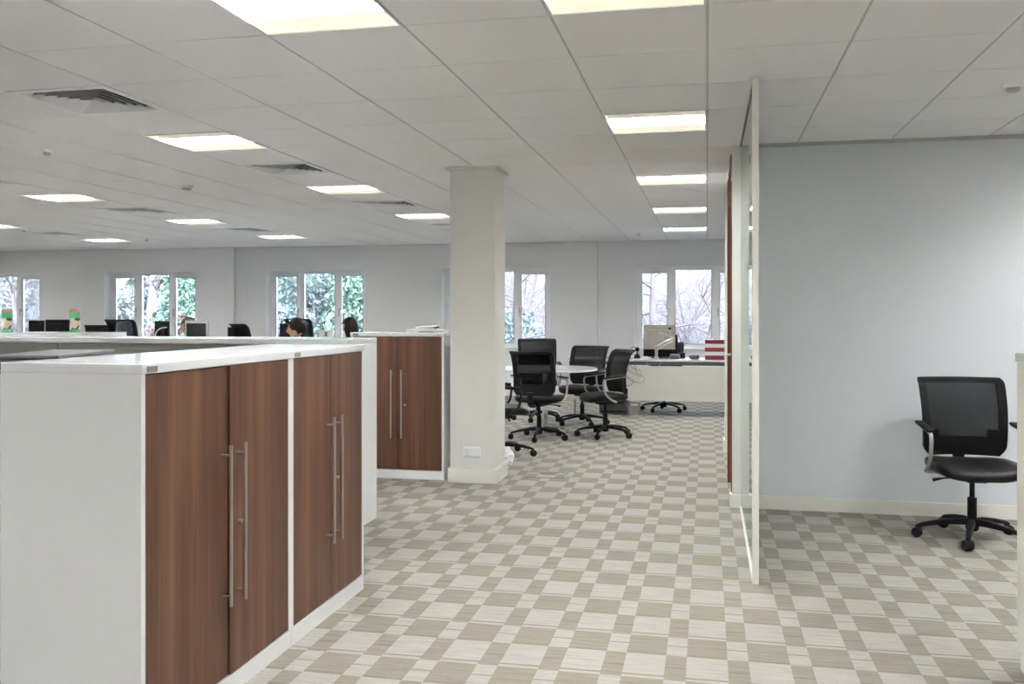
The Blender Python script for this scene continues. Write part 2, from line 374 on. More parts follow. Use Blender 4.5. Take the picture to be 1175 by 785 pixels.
# glass partition
t = thing('glass_partition', 'frameless glass partition with a white end post', 'glass screen', (.232,4.66,0))
bm = nb(); box(bm, -.006, .006, .03, YB-4.66-.005, .016, H-.02); obj('glass_panel', bm, M['glass'], t)
bm = nb(); bbox_bev(bm, -.014, .018, 0, .04, 0, H, .003); obj('end_post', bm, M['skirt'], t)
bm = nb(); box(bm, -.013, .013, .04, YB-4.66-.015, 0, .015); obj('floor_channel', bm, M['skirt'], t)
bm = nb(); box(bm, -.011, .011, .04, YB-4.66-.021, H-.018, H); obj('head_channel', bm, M['dgrey'], t)

# ------------------------------------------------------------------ ceiling lights, vents, detectors
def ceiling_light():
    t = thing('ceiling_light', 'x', 'ceiling light', group='square louvred ceiling lights')
    h = G/2; i = h-.012
    bm = nb()
    for q in ((-h+.003,h-.003,-h+.003,-i),(-h+.003,h-.003,i,h-.003),(-h+.003,-i,-i,i),(i,h-.003,-i,i)): box(bm, q[0], q[1], q[2], q[3], -.004, .02)
    box(bm, -i, i, -i, i, .085, .09)
    obj('frame', bm, M['blade'], t)
    for q in ((-i-.002,-i+.001,-i,i),(i-.001,i+.002,-i,i)):
        b9 = nb(); box(b9, q[0], q[1], q[2], q[3], .0, .085); obj('end_plate', b9, M['wing'], t)  # takes the reflector glow so the ends do not render black
    b = .14                                    # half width of the louvre band
    for s in (-1, 1):                          # curved reflector wings
        bm = nb(); pr = [(s*i, .001), (s*(i-.03), .02), (s*(b+.06), .036), (s*b, .03)]
        A = [bm.verts.new((-i, y, z)) for y, z in pr]; B = [bm.verts.new((i, y, z)) for y, z in pr]
        for k in range(3): bm.faces.new((A[k], B[k], B[k+1], A[k+1]))
        obj('reflector', bm, M['wing'], t, True)
    bm = nb(); vs = [bm.verts.new(p) for p in ((-i,-b,.032),(i,-b,.032),(i,b,.032),(-i,b,.032))]; bm.faces.new(vs)
    obj('diffuser', bm, M['tube'], t)
    bm = nb()
    for y in (-b, -b/3, b/3, b): box(bm, -i, i, y-.004, y+.004, .006, .030)
    for k in range(13):
        x = -i + 2*i*k/12; box(bm, x-.0026, x+.0026, -b, b, .008, .030)
    obj('louvre', bm, M['blade'], t)
    return t
def ceiling_vent():
    t = thing('ceiling_vent', 'x', 'ceiling vent', group='square four-way air vents')
    h = G/2-.004
    bm = nb()
    def ring(a0, z0, a1, z1, th=.002):
        for z_, in ((0,),):
            A = [bm.verts.new((x*a0, y*a0, z0)) for x, y in ((-1,-1),(1,-1),(1,1),(-1,1))]
            B = [bm.verts.new((x*a1, y*a1, z1)) for x, y in ((-1,-1),(1,-1),(1,1),(-1,1))]
            A2 = [bm.verts.new((x*a0, y*a0, z0+th)) for x, y in ((-1,-1),(1,-1),(1,1),(-1,1))]
            B2 = [bm.verts.new((x*a1, y*a1, z1+th)) for x, y in ((-1,-1),(1,-1),(1,1),(-1,1))]
            for k in range(4):
                l = (k+1)%4
                bm.faces.new((A[k],A[l],B[l],B[k])); bm.faces.new((A2[k],B2[k],B2[l],A2[l])); bm.faces.new((A[k],A2[k],A2[l],A[l])); bm.faces.new((B[k],B[l],B2[l],B2[k]))
    ring(h, -.004, h-.045, -.002, .006)
    f = obj('frame', bm, M['white'], t)
    bm = nb()
    for k in range(6):
        a = .250 - k*.040
        ring(a, -.003, a-.026, .015, .002)
    lv = obj('blades', bm, M['white'], t)
    bm = nb(); box(bm, -.04, .04, -.04, .04, .012, .018); obj('centre_plate', bm, M['white'], t)
    bm = nb(); box(bm, -h, h, -h, h, .12, .125); 
    for q in ((-h,-h+.002,-h,h),(h-.002,h,-h,h),(-h,h,-h,-h+.002),(-h,h,h-.002,h)): box(bm, *q, .01, .12)
    obj('plenum_box', bm, M['black'], t)
    return t
rowname = {-1:'nearest the viewer', 3:'second row from the viewer', 7:'third row from the viewer', 11:'fourth row from the viewer', 15:'last row before the windows'}
colname = {-1:'in the line of lights leading to the far windows on the right', -3:'top left of the photo beside the centre', -6:'in the line left of the pillar', -11:'in the line above the left-hand cabinets', -16:'in the leftmost line of lights'}
cl = ceiling_light(); first = True
for c_, r_ in lights:
    vis = (c_ in (-1,-3) and r_ == -1) or (c_ in (-1,-6) and r_ in (3,7,11,15)) or (c_ == -11 and r_ in (7,11,15)) or (c_ == -16 and r_ in (11,15))
    lab = ('lit square louvred ceiling light %s, %s' % (colname[c_], rowname[r_])) if vis else 'unseen lit square louvred ceiling light'
    p = ((c_+.5)*G, Y0+(r_+.5)*G, H)
    if first: cl.location = p; cl['label'] = lab; first = False
    else: cl_ = dup(cl, p, 0, lab)
LB = {(-1,-1):'large lit ceiling light cut by the top edge, right of the middle', (-3,-1):'large lit ceiling light at the top left with its grid louvre showing',
 (-1,3):'lit ceiling light straight above the corridor, biggest one shown whole', (-1,7):'lit ceiling light in the corridor line, second shown whole', (-1,11):'lit ceiling light in the corridor line, third shown whole', (-1,15):'lit ceiling light in the corridor line, smallest one near the far wall',
 (-6,3):'lit ceiling light between the two largest air vents', (-6,7):'lit ceiling light behind the second air vent, left of the pillar', (-6,11):'lit ceiling light just left of the pillar top, partly touching it', (-6,15):'lit ceiling light hidden behind the pillar',
 (-11,7):'lit ceiling light at the left beyond the first detector', (-11,11):'lit ceiling light above the left-centre window', (-11,15):'small lit ceiling light above the third window from the left',
 (-16,11):'lit ceiling light cut by the left edge of the photo', (-16,15):'small lit ceiling light above the second window from the left'}
for o in [o for o in bpy.data.objects if o.name.startswith('ceiling_light')]:
    c_ = round(o.location.x/G-.5); r_ = round((o.location.y-Y0)/G-.5)
    if (c_, r_) in LB: o['label'] = LB[(c_, r_)]
cv = ceiling_vent()
VL = ['large air vent with dark slots at the upper left of the ceiling', 'air vent between two lit lights left of the pillar, second largest', 'air vent close to the pillar, left of its top', 'small air vent touching the left edge of the pillar near the windows',
      'air vent cut off by the left edge of the photo', 'air vent in the left ceiling between two small lit lights', 'small air vent above the third window from the left', 'small air vent at the far left, close to the far wall']
for i, (c_, r_) in enumerate(vents):
    p = ((c_+.5)*G, Y0+(r_+.5)*G, H)
    if i == 0: cv.location = p; cv['label'] = VL[0]
    else: dup(cv, p, 0, VL[i])
def detector(c_, r_, label, R=.05):
    t = thing('smoke_detector', label, 'detector', (c_*G, Y0+r_*G, H), 0, 'ceiling detectors')
    bm = nb(); lathe(bm, [(R,0),(R,-.012),(R*.9,-.018)], 24); obj('base', bm, M['white'], t, True)
    bm = nb(); lathe(bm, [(R*.7,-.0175),(R*.68,-.034),(R*.4,-.040),(R*.1,-.041)], 24); obj('sensor', bm, M['lgrey'], t, True)
detector(-7.64, 3.55, 'small round detector on the ceiling behind the largest air vent', .035)
detector(-7.72, 6.65, 'white round smoke detector between two air vents in mid ceiling', .055)
detector(-15.26, 12.2, 'small round detector near the far left vent')
detector(-14.15, 15.2, 'tiny sensor high above the second window from the left', .025)
detector(2.53, 2.58, 'round white detector on the ceiling at the far right', .045)
detector(-1.6, 16.08, 'tiny sensor near the far right window', .025)

# ------------------------------------------------------------------ cupboards
def handle(z0, z1, parent):
    bm = nb(); tube(bm, [(0,-.036,z0),(0,-.036,z1)], .0065, 12)
    for z in (z0+.035, z1-.035): tube(bm, [(0,0,z),(0,-.036,z)], .0042, 8)
    return obj('handle', bm, M['steel'], parent, True)
def cupboard(name, label, W, D, HT, loc, rz, doors=True, fm='walnut', ajar=0, group=None, badge=True, door_at=None):
    """local: front faces -Y, x from 0..W, y 0 (front) .. D"""
    t = thing(name, label, 'cupboard', loc, rz, group)
    bm = nb(); th = .02
    box(bm, 0, th, .0, D, 0, HT-.03); box(bm, W-th, W, .0, D, 0, HT-.03); box(bm, th, W-th, D-.01, D, 0, HT-.03)
    box(bm, th, W-th, .0, D-.01, 0, .07); box(bm, th, W-th, .03, D-.01, .6, .62)
    obj('carcass', bm, M['white'], t)
    bm = nb(); bbox_bev(bm, -.001, W+.001, -.004 if doors else -.02, D, HT-.03, HT, .002); tp = obj('top', bm, M['gloss'], t)
    if badge:
        bm = nb(); bbox_bev(bm, .022, .072, -.007, -.0035, HT-.025, HT-.008, .001); obj('badge', bm, M['badge'], tp)
    if doors:
        s = door_at if door_at else W/2
        for k, (a, b) in enumerate(((th+.002, s-.0015), (s+.0015, W-th-.002))):
            piv = a if k == 0 else b
            bm = nb(); bbox_bev(bm, a-piv, b-piv, 0, .018, .075, HT-.033, .0015); d = obj('door', bm, M[fm], t, loc=(piv, .002, 0))
            if k == 1 and ajar: d.rotation_euler.z = ajar
            hx = (b-.042 if k == 0 else a+.042) - piv
            hh = handle(.33, .885, d); hh.location = (hx, 0, 0)
            if k == 1:
                bm = nb(); tube(bm, [(hx+.03 if False else hx+.0,-.0,.60),(hx,-.012,.60)], .008, 12); lk = obj('lock', bm, M['steel'], d, True); lk.location.x = .03 if False else -.0
                lk.location.x = .022
    else:
        bm = nb(); bbox_bev(bm, .003, W-.003, -.014, .0, .075, HT-.034, .002); bbox_bev(bm, .02, W-.02, -.018, -.012, .10, HT-.065, .002); obj('front_panel', bm, M[fm], t)
    return t
CH = 1.188
# two near cupboards: front faces +X  -> rotate +90deg : local -Y -> +X, local x -> +Y
XC = -1.635
cupboard('storage_cupboard', 'large white cupboard with walnut doors nearest the viewer, its white side showing', .992, .482, CH, (XC,2.408,0), PI/2, ajar=math.radians(.9), group='white cupboards with walnut doors', door_at=.502)
cupboard('storage_cupboard', 'narrower walnut-door cupboard joined beyond the nearest one', .792, .482, CH, (XC,3.402,0), PI/2, group='white cupboards with walnut doors', door_at=.398)
cupboard('storage_cupboard', 'walnut-door cupboard standing beside the pillar', .80, .45, 1.185, (-2.868,7.06,0), 0, group='white cupboards with walnut doors', door_at=.405)
# back-to-back cupboard behind the near pair
cupboard('storage_cupboard', 'low grey-fronted cupboard backing onto the nearest cupboard, under the slate folder', .99, .44, 1.15, (-2.56,3.398,0), -PI/2, fm='grey', doors=False, badge=False)
# run of grey fronted cabinets
RL = ['end one by the walnut cupboards', 'middle one', 'one at the left edge of the photo']
for i in range(3):
    cupboard('office_cabinet', 'white-topped cabinet with a plain grey front, ' + RL[i], .998, .485, 1.183, (-3.12-1.0*i, 5.19, 0), 0, fm='grey', doors=False, badge=False, group='grey-fronted cabinets in a row')
for i in range(4):
    cupboard('office_cabinet', 'white cabinet in the row behind the grey fronts, ' + ['right end, beyond the striped tins','second from its right end','third from its right end','fourth from its right end'][i], .998, .48, 1.183, (-5.88-1.0*i, 6.5, 0), 0, fm='white', doors=False, badge=False, group='white cabinets in the rear row')
# right-hand cabinet
cupboard('storage_cupboard', 'plain white cabinet end cut off by the right edge of the photo', .80, .45, 1.19, (1.151,3.75,0), -PI/2, fm='warmwhite', doors=False, badge=False)

# things on the cupboards
t = thing('presentation_folder', 'slate grey folder with papers lying flat behind the nearest cupboard top', 'folder', (-2.345,2.90,1.151), math.radians(17))
bm = nb(); bbox_bev(bm, -.15, .15, -.30, .30, 0, .03, .006); obj('cover', bm, M['folder'], t)
bm = nb(); bbox_bev(bm, -.13, .11, -.10, .33, .0305, .035, .001); obj('paper', bm, M['paper'], t)
bm = nb(); bbox_bev(bm, -.09, .146, -.285, .26, .0355, .047, .003); obj('flap', bm, M['folder'], t)

def onray(u, Y):
    f, th = 1047.4, .2107; xc = (u-587.5)/f; c_, s_ = math.cos(th), math.sin(th)
    k_ = Y/(s_*xc+c_); return (c_*xc-s_)*k_, k_
def tin(loc, label, sc=1):
    t = thing('printed_tin', label, 'tin', loc, 0, 'green and cream tins on the cabinets')
    r = .042; hh = .195
    bm = nb(); lathe(bm, [(r,0),(r,.024)], 28); obj('bottom_band', bm, M['green'], t, True)
    bm = nb(); lathe(bm, [(r-.0005,.024),(r-.0005,.118)], 28); obj('printed_body', bm, M['print'], t, True)
    bm = nb(); lathe(bm, [(r,.118),(r,.168)], 28); obj('green_band', bm, M['green'], t, True)
    bm = nb(); lathe(bm, [(r+.001,.168),(r+.001,.188),(r-.003,hh)], 28); obj('lid', bm, M['pink'], t, True)
    return t
tin((onray(86,6.8)[0],6.8,1.184), 'tall green and cream tin near the second window')
tin((onray(8,6.62)[0],6.62,1.184), 'tall green and cream tin at the left edge of the photo')

bm = nb(); bbox_bev(bm, -.19, .14, -.07, .07, 0, .022, .004)
o = obj('document_box', bm, M['white'], loc=(-2.28,7.36,1.186)); tag(o, 'flat white box on the cupboard by the pillar', 'box')
t = thing('hole_punch', 'small white tool with a dark end on the flat white box', 'hole punch', (-2.30,7.36,1.208), 0)
bm = nb(); bbox_bev(bm, -.10, .09, -.015, .015, .0, .012, .004); obj('base', bm, M['paper'], t)
bm = nb(); tube(bm, [(-.10,0,.018),(.05,0,.022),(.10,0,.03)], [.006,.009,.007], 8); obj('lever', bm, M['steel'], t, True)
bm = nb(); bbox_bev(bm, .06, .10, -.016, .016, .011, .026, .004); obj('die_block', bm, M['dgrey'], t)
bm = nb(); tube(bm, [(-.06,0,.005),(.055,0,.005),(.066,0,.005)], [.005,.005,.001], 8)
o = obj('pen', bm, M['badge'], loc=(-2.25,7.16,1.186), smooth=True); tag(o, 'thin dark pen lying in front of the flat white box', 'pen')

# ------------------------------------------------------------------ office chair, front faces -Y
def back_profile(s):      # s 0 bottom .. 1 top -> y offset, z (unit)
    return .205 + .035*math.sin(s*PI*.9)*-1 + .075*s**2 + (.035*max(0, (s-.93)/.07) if s > .93 else 0)
def make_chair(kind='task_chair', back_top=.945, seat_z=.455, alu='alu', arms=True, vtop=.935):
    t = thing(kind, 'x', 'chair', group='black mesh office chairs')
    # star base
    bm = nb(); lathe(bm, [(.028,.055),(.036,.065),(.036,.115),(.027,.125)], 20); hub = obj('hub', bm, M['black'], t, True)
    for k in range(5):
        a = math.radians(90+72*k+14); ca, sa = math.cos(a), math.sin(a)
        bm = nb(); b2 = nb()
        prof = [(0.02,.105,.020,.020),(.10,.105,.020,.019),(.20,.093,.017,.015),(.28,.077,.014,.012),(.305,.066,.012,.010)]
        rings = []
        for x, z, w, h in prof:
            rings.append([b2.verts.new((x, w*c1, z+h*c2)) for c1, c2 in ((-1,-.8),(1,-.8),(1,.5),(.55,1),(-.55,1),(-1,.5))])
        for i in range(len(rings)-1):
            for j in range(6): b2.faces.new((rings[i][j], rings[i][(j+1)%6], rings[i+1][(j+1)%6], rings[i+1][j]))
        b2.faces.new(rings[0][::-1]); b2.faces.new(rings[-1])
        merge(bm, b2, Matrix.Rotation(a, 4, 'Z'))
        lg = obj('base_leg', bm, M['black'], t, True)
        bm = nb(); cx, cy = .305*ca, .305*sa
        tube(bm, [(cx,cy,.04),(cx,cy,.075)], .008, 8)
        ph = a + 1.1*k
        dx, dy = math.cos(ph), math.sin(ph)
        for s in (-1, 1):
            c0 = Vector((cx + dx*.006*s, cy + dy*.006*s, .028)); c1_ = Vector((cx + dx*.026*s, cy + dy*.026*s, .028))
            tube(bm, [c0, c0*.5+c1_*.5, c1_], [.028,.028,.022], 16)
        hd = Vector((cx,cy,.034)); tube(bm, [hd+Vector((dx*-.024,dy*-.024,.0)), hd+Vector((dx*.024,dy*.024,0))], .026, 12)
        obj('caster', bm, M['rubber'], lg, True)
    bm = nb(); lathe(bm, [(.026,.12),(.026,.25),(.015,.252),(.015,seat_z-.10)], 16); obj('gas_column', bm, M['black'], t, True)
    bm = nb(); bbox_bev(bm, -.06, .06, -.10, .13, seat_z-.105, seat_z-.062, .012); bbox_bev(bm, -.15,.15,-.03,.05,seat_z-.075,seat_z-.058,.006)
    # curved bracket up to the backrest
    pts = arc([(0,.08,seat_z-.088),(0,.24,seat_z-.085),(0,.245,seat_z+.06)], 6, .06)
    tube(bm, pts, .022, 10, sx=1.6)
    mech = obj('tilt_mechanism', bm, M['black'], t, True)
    bm = nb(); tube(bm, [(-.05,-.02,seat_z-.085),(-.17,-.03,seat_z-.09),(-.23,-.04,seat_z-.10)], [.005,.005,.011], 8); obj('lever', bm, M['black'], mech, True)
    # seat: superellipse cushion
    bm = nb(); n = 40; rings = []
    for z, k in ((-.058,.80),(-.050,.93),(-.030,.99),(-.012,1.0),(0,.965),(.006,.90),(.008,.6),(.002,.25)):
        ring = []
        for i in range(n):
            a = 2*PI*i/n; c1_, s1 = math.cos(a), math.sin(a); e = 2/3.6
            x = .245*k*math.copysign(abs(c1_)**e, c1_); y = .235*k*math.copysign(abs(s1)**e, s1) - .02
            zz = seat_z + z - .03*max(0, (-y-.12)/.13)**2 + .012*(x/.24)**2*(1 if z > -.03 else 0)
            ring.append(bm.verts.new((x, y, zz)))
        rings.append(ring)
    for i in range(len(rings)-1):
        for j in range(n): bm.faces.new((rings[i][j], rings[i][(j+1)%n], rings[i+1][(j+1)%n], rings[i+1][j]))
    bm.faces.new(rings[0][::-1]); bm.faces.new(rings[-1])
    obj('seat', bm, M['leather'], t, True, autosmooth=60)
    # backrest : frame ring + woven panel
    z0, z1 = seat_z+.02, back_top
    NU, NV = 24, 32
    def P(u, v, off=0):        # u -1..1, v 0..1
        hw = .236 + .012*v
        # rounded lower corners
        x = u*hw; vv = v
        if v < .14: x = u*hw*(.84 + .16*math.sin(v/.14*PI/2))
        if v > .95: x = u*(hw - .012*((v-.95)/.05)**2)
        y = back_profile(v) - .06*u*u + off
        return Vector((x, y, z0 + (z1-z0)*v))
    def surf(sel, off0, off1):
        bm = nb(); vv = {}
        def g(i, j, k):
            if (i, j, k) not in vv: vv[(i,j,k)] = bm.verts.new(P(-1+2*i/NU, j/NV, (off0, off1)[k]))
            return vv[(i,j,k)]
        for i in range(NU):
            for j in range(NV):
                if not sel(i, j): continue
                bm.faces.new((g(i,j,0), g(i+1,j,0), g(i+1,j+1,0), g(i,j+1,0)))
                bm.faces.new((g(i,j,1), g(i,j+1,1), g(i+1,j+1,1), g(i+1,j,1)))
                for (a, b, c_, d_, ni, nj) in ((i,j,i+1,j,i,j-1),(i+1,j,i+1,j+1,i+1,j),(i+1,j+1,i,j+1,i,j+1),(i,j+1,i,j,i-1,j)):
                    if not (0 <= ni < NU and 0 <= nj < NV and sel(ni, nj)):
                        bm.faces.new((g(a,b,0), g(a,b,1), g(c_,d_,1), g(c_,d_,0)))
        return bm
    def inner(i, j):
        u = abs(-1+2*(i+.5)/NU); v = (j+.5)/NV
        return u < .82 and .25 < v < vtop and not (u > .62 and v < .34)
    fr = obj('backrest_frame', surf(lambda i, j: not inner(i, j), -.012, .012), M['black'], t, True, autosmooth=50)
    obj('mesh_panel', surf(inner, -.003, -.001), M['mesh'], t, True, autosmooth=50)
    # arms: C loop from under the seat, up in front, back along the top
    if arms:
        for s in (-1, 1):
            bm = nb(); x = .268*s
            pts = arc([(.12*s,.04,seat_z-.066),(x-.01*s,.02,seat_z-.06),(x,-.05,seat_z-.035),(x,-.125,seat_z+.03),(x,-.145,seat_z+.185),(x,.13,seat_z+.215)], 6, .05)
            tube(bm, pts, .0115, 10, sx=1.0); ar = obj('armrest', bm, M[alu], t, True)
            bm = nb(); b2 = nb(); bbox_bev(b2, -.024, .024, -.125, .125, -.009, .009, .008, 3)
            merge(bm, b2, Matrix.Translation((x, -.01, seat_z+.212)) @ Matrix.Rotation(math.radians(6.5), 4, 'X'))
            obj('arm_pad', bm, M['black'], ar, True)
    return t
def face(dx, dy): return math.atan2(dx, -dy)     # rz so that local -Y points to (dx,dy)
ch = make_chair(); ch.location = (1.535,5.86,0); ch.rotation_euler.z = face(.06,-1)
ch['label'] = 'black mesh office chair alone in front of the pale blue wall'
dup(ch, (-1.76,9.62,0), face(.22,.97), 'black mesh chair with its back to the viewer, tucked under the round table')
dup(ch, (-1.09,9.97,0), face(-.86,-.5), 'black mesh chair seen from the side at the right of the round table')
dup(ch, (-1.48,10.98,0), face(-.35,-.9), 'black mesh chair facing the viewer across the right side of the round table')
dc = make_chair('task_chair', .945, .455, 'black'); dc.location = (-1.90,8.42,0); dc.rotation_euler.z = face(.93,.37); dc['label'] = 'black chair mostly hidden behind the pillar, one wheel sticking out'  # armrests coloured black for the shade behind the pillar
dup(ch, (-.58,12.75,0), face(-.1,-1), 'black desk chair behind the white desk panel, only its wheels showing')
hc = make_chair('task_chair', 1.02, .50); hc.location = (-2.08,11.3,0); hc.rotation_euler.z = face(.25,-.95)
hc['label'] = 'raised black chair behind the round table, its top showing above another chair'
dup(ch, (1.78,4.75,0), face(-.3,.95), 'black chair almost hidden behind the right-hand cabinet') if False else None

# round table
t = thing('round_table', 'round white meeting table on a chrome pedestal', 'table', (-1.82,10.32,0))
bm = nb(); lathe(bm, [(.58,.692),(.60,.697),(.60,.716),(.597,.72)], 64); obj('tabletop', bm, M['gloss'], t, True)
bm = nb(); lathe(bm, [(.032,.02),(.032,.66),(.11,.675),(.11,.692)], 28); obj('pedestal', bm, M['chrome'], t, True)
bm = nb(); lathe(bm, [(.27,0),(.27,.008),(.18,.022),(.05,.032),(.035,.05)], 48); obj('pedestal_base', bm, M['chrome'], t, True)

# plastic bag by pillar foot
bm = nb(); bmesh.ops.create_icosphere(bm, subdivisions=4, radius=1)
for v_ in bm.verts:
    nz = noise.noise(v_.co*2.3)*.35 + noise.noise(v_.co*6)*.12
    v_.co = v_.co*(1+nz); v_.co.x *= .075; v_.co.y *= .10; v_.co.z = max(-.999, v_.co.z)*.10+.10
o = obj('plastic_bag', bm, M['paper'], loc=(-1.70,7.62,0), smooth=True); tag(o, 'crumpled white plastic bag behind the foot of the pillar', 'bag')
# floor box
t = thing('floor_box', 'carpeted floor socket hatch set in the floor near the pillar', 'floor box', (-1.30,7.46,0))
bm = nb()
for q in ((-.17,.17,-.125,-.119),(-.17,.17,.119,.125),(-.17,-.165,-.12,.12),(.165,.17,-.12,.12)): box(bm, *q, .0005, .004)
obj('frame', bm, M['badge'], t)
bm = nb(); box(bm, -.160,.160,-.115,.115,.0005,.002); obj('lid', bm, M['carpet'], t)
bm = nb(); bbox_bev(bm, -.05,.06,.03,.05,.002,.006,.001); obj('finger_pull', bm, M['dgrey'], t)

# ------------------------------------------------------------------ far right desk
t = thing('office_desk', 'white desk with a full-width front panel before the right window', 'desk', (-.68,12.4,0))
bm = nb(); bbox_bev(bm, -1.15, 1.35, -.35, .42, .715, .74, .003); obj('desktop', bm, M['gloss'], t)
bm = nb(); bbox_bev(bm, -1.15, 1.35, -.333, -.315, .20, .655, .002); obj('modesty_panel', bm, M['warmwhite'], t)
bm = nb(); box(bm, -1.12, 1.32, -.33, -.29, .668, .714); obj('rail', bm, M['dgrey'], t)
for x in (-1.05, .92, 1.28):
    bm = nb(); 
    for y in (-.28, .36): box(bm, x-.015, x+.015, y-.02, y+.02, 0, .70)
    box(bm, x-.015, x+.015, -.26, .34, .66, .70); obj('leg_frame', bm, M['alu'], t)
DX, DY = -.68, 12.4
# monitor on arm (seen from behind)
def monitor(loc, rz, w, h, zc, label, case='beige', arm=False, stand=True, group=None, frame='black', zbase=0):
    t = thing('computer_monitor', label, 'monitor', loc, rz, group)
    bm = nb(); bbox_bev(bm, -w/2, w/2, -.012, .012, zc-h/2, zc+h/2, .006)
    bbox_bev(bm, -w*.36, w*.36, .010, .036, zc-h*.36, zc+h*.30, .012); obj('casing', bm, M[case], t)
    bm = nb(); bz = .032 if case == 'lgrey' else .014; box(bm, -w/2+bz, w/2-bz, -.0135, -.0118, zc-h/2+bz, zc+h/2-bz); obj('screen', bm, M['screen'], t)
    if stand:
        bm = nb(); bbox_bev(bm, -.03, .03, .034, .06, .008, zc+.02, .008); bbox_bev(bm, -.12, .12, -.06, .12, 0, .012, .005); obj('stand', bm, M[frame], t)
    return t
t = monitor((-.63,12.45,.741), 0, .42, .33, .285, 'beige-backed monitor on a silver arm standing before the window', 'beige', stand=False)
bm = nb(); bbox_bev(bm, -.055, .055, .036, .044, .24, .35, .003); obj('mount_plate', bm, M['alu'], t)
bm = nb(); bbox_bev(bm, -.155,-.12,.0125,.0145,.385,.415,.001); obj('maker_mark', bm, M['black'], t)
t.rotation_euler.z = PI
for ch_ in children(t): pass
t = thing('monitor_arm', 'silver jointed monitor arm clamped to the white desk', 'monitor arm', (-.655,12.16,.741))
bm = nb(); lathe(bm, [(.035,0),(.035,.02),(.02,.03),(.02,.14),(.028,.145),(.028,.175)], 20); obj('clamp_post', bm, M['alu'], t, True)
bm = nb(); tube(bm, [(0,0,.16),(.12,.0,.235),(.21,.03,.27)], [.018,.016,.018], 12, sx=.7); tube(bm, [(0,0,.12),(.11,0,.185),(.21,.03,.235)], [.010,.010,.012], 10); obj('lower_arm', bm, M['steel'], t, True)
bm = nb(); tube(bm, [(.21,.03,.28),(.11,.12,.32),(.02,.225,.345)], [.018,.014,.016], 12, sx=.8); obj('upper_arm', bm, M['steel'], t, True)
monitor((-.62,12.56,.741), 0, .46, .30, .17, 'black monitor standing low behind the beige one', 'black').rotation_euler.z = PI
t = thing('webcam', 'small black webcam on a stalk left of the monitors', 'webcam', (-.92,12.35,.741))
bm = nb(); lathe(bm, [(.045,0),(.045,.02),(.03,.05),(.01,.06),(.008,.10)], 16); obj('stand', bm, M['black'], t, True)
bm = nb(); bmesh.ops.create_uvsphere(bm, u_segments=16, v_segments=10, radius=.03, matrix=Matrix.Translation((0,0,.12))); obj('camera_ball', bm, M['black'], t, True)
bm = nb(); tube(bm, arc([(0,.03,.12),(-.04,.06,.16),(-.09,.08,.13)],4,.03), .004, 6); obj('cable', bm, M['black'], t, True)
for x, lab in ((-.42,'left'), (-.17,'right')):
    bm = nb(); bbox_bev(bm, -.068, .068, -.05, .05, 0, .065, .028, 5)
    o = obj('rounded_dark_case', bm, M['dgrey'], loc=(x,12.30,.741), smooth=True); tag(o, 'small rounded dark case on the white desk, %s one of the pair' % lab, 'case', 'rounded dark cases on the desk')  # plain rounded shape for a small dark item of unknown kind
bm = nb(); bbox_bev(bm, -.04,.04,-.04,.04,0,.075,.006); o = obj('pen_pot', bm, M['black'], loc=(-.33,12.5,.741)) ; tag(o, 'small black pot beside the black monitor', 'pot')
zb = .741
for i in range(5):
    red = i % 2 == 0; hgt = .055 if red else .048
    t = thing('box_file', ['dark red box file at the bottom of the striped stack', 'white box file second from the bottom of the striped stack', 'dark red box file in the middle of the striped stack', 'white box file second from the top of the striped stack', 'dark red box file on top of the striped stack'][i], 'box file', (.12,12.32,zb), 0, 'red and white box files')
    bm = nb(); bbox_bev(bm, -.15, .15, -.12, .12, 0, hgt-.001, .003); obj('case', bm, M['red' if red else 'paper'], t)
    bm = nb(); lathe(bm, [(.010,0),(.010,.004)], 16); o = obj('finger_hole', bm, M['steel'], t, True); o.rotation_euler.x = PI/2; o.location = (.10,-.1195,hgt/2)
    zb += hgt
# hanging cables
def cable(pts, label, loc=(0,0,0), m='dgrey', r=.004):
    bm = nb(); P = [Vector(p) for p in pts]; out = []
    for i in range(len(P)-1):
        p0, p1, p2, p3 = P[max(i-1,0)], P[i], P[i+1], P[min(i+2,len(P)-1)]
        for k in range(8):
            s = k/8; out.append(.5*((2*p1)+(p2-p0)*s+(2*p0-5*p1+4*p2-p3)*s*s+(3*p1-p0-3*p2+p3)*s**3))
    out.append(P[-1]); tube(bm, out, r, 6)
    o = obj('loose_cable', bm, M[m], smooth=True); o['label'] = label; o['category'] = 'cable'; return o
cable([(-.95,12.2,.745),(-1.0,12.03,.74),(-1.02,12.0,.60),(-1.12,12.0,.45),(-1.18,12.0,.38),(-1.28,11.99,.34)], 'dark cable dropping over the left of the white desk panel')
cable([(-.92,12.22,.745),(-.93,12.03,.73),(-.90,12.0,.58),(-.80,12.0,.50),(-.86,12.0,.44),(-1.02,12.0,.50),(-1.08,12.01,.64),(-1.05,12.03,.742),(-1.0,12.2,.745)], 'loop of thin cable hanging on the white desk panel')
cable([(-.70,12.18,.745),(-.78,12.03,.735),(-.74,12.0,.67),(-.62,12.0,.66),(-.58,12.03,.735),(-.55,12.2,.745)], 'short pale cable sagging under the monitor arm', m='alu', r=.0025)
cable([(-.96,12.22,.745),(-1.06,12.03,.735),(-1.12,12.0,.62),(-1.02,12.0,.52),(-.94,11.99,.47),(-1.0,11.99,.40),(-1.14,11.99,.44),(-1.22,11.99,.52)], 'thin dark cable curling in the tangle at the left of the white desk panel', r=.003)
cable([(-.99,12.24,.745),(-1.0,12.04,.738),(-.96,11.98,.64),(-.86,11.98,.60),(-.84,11.98,.52),(-.93,11.98,.55),(-1.06,11.98,.60),(-1.20,11.98,.30),(-1.22,12.0,.20)], 'longest thin cable of the tangle, dropping towards the computer tower', r=.003)
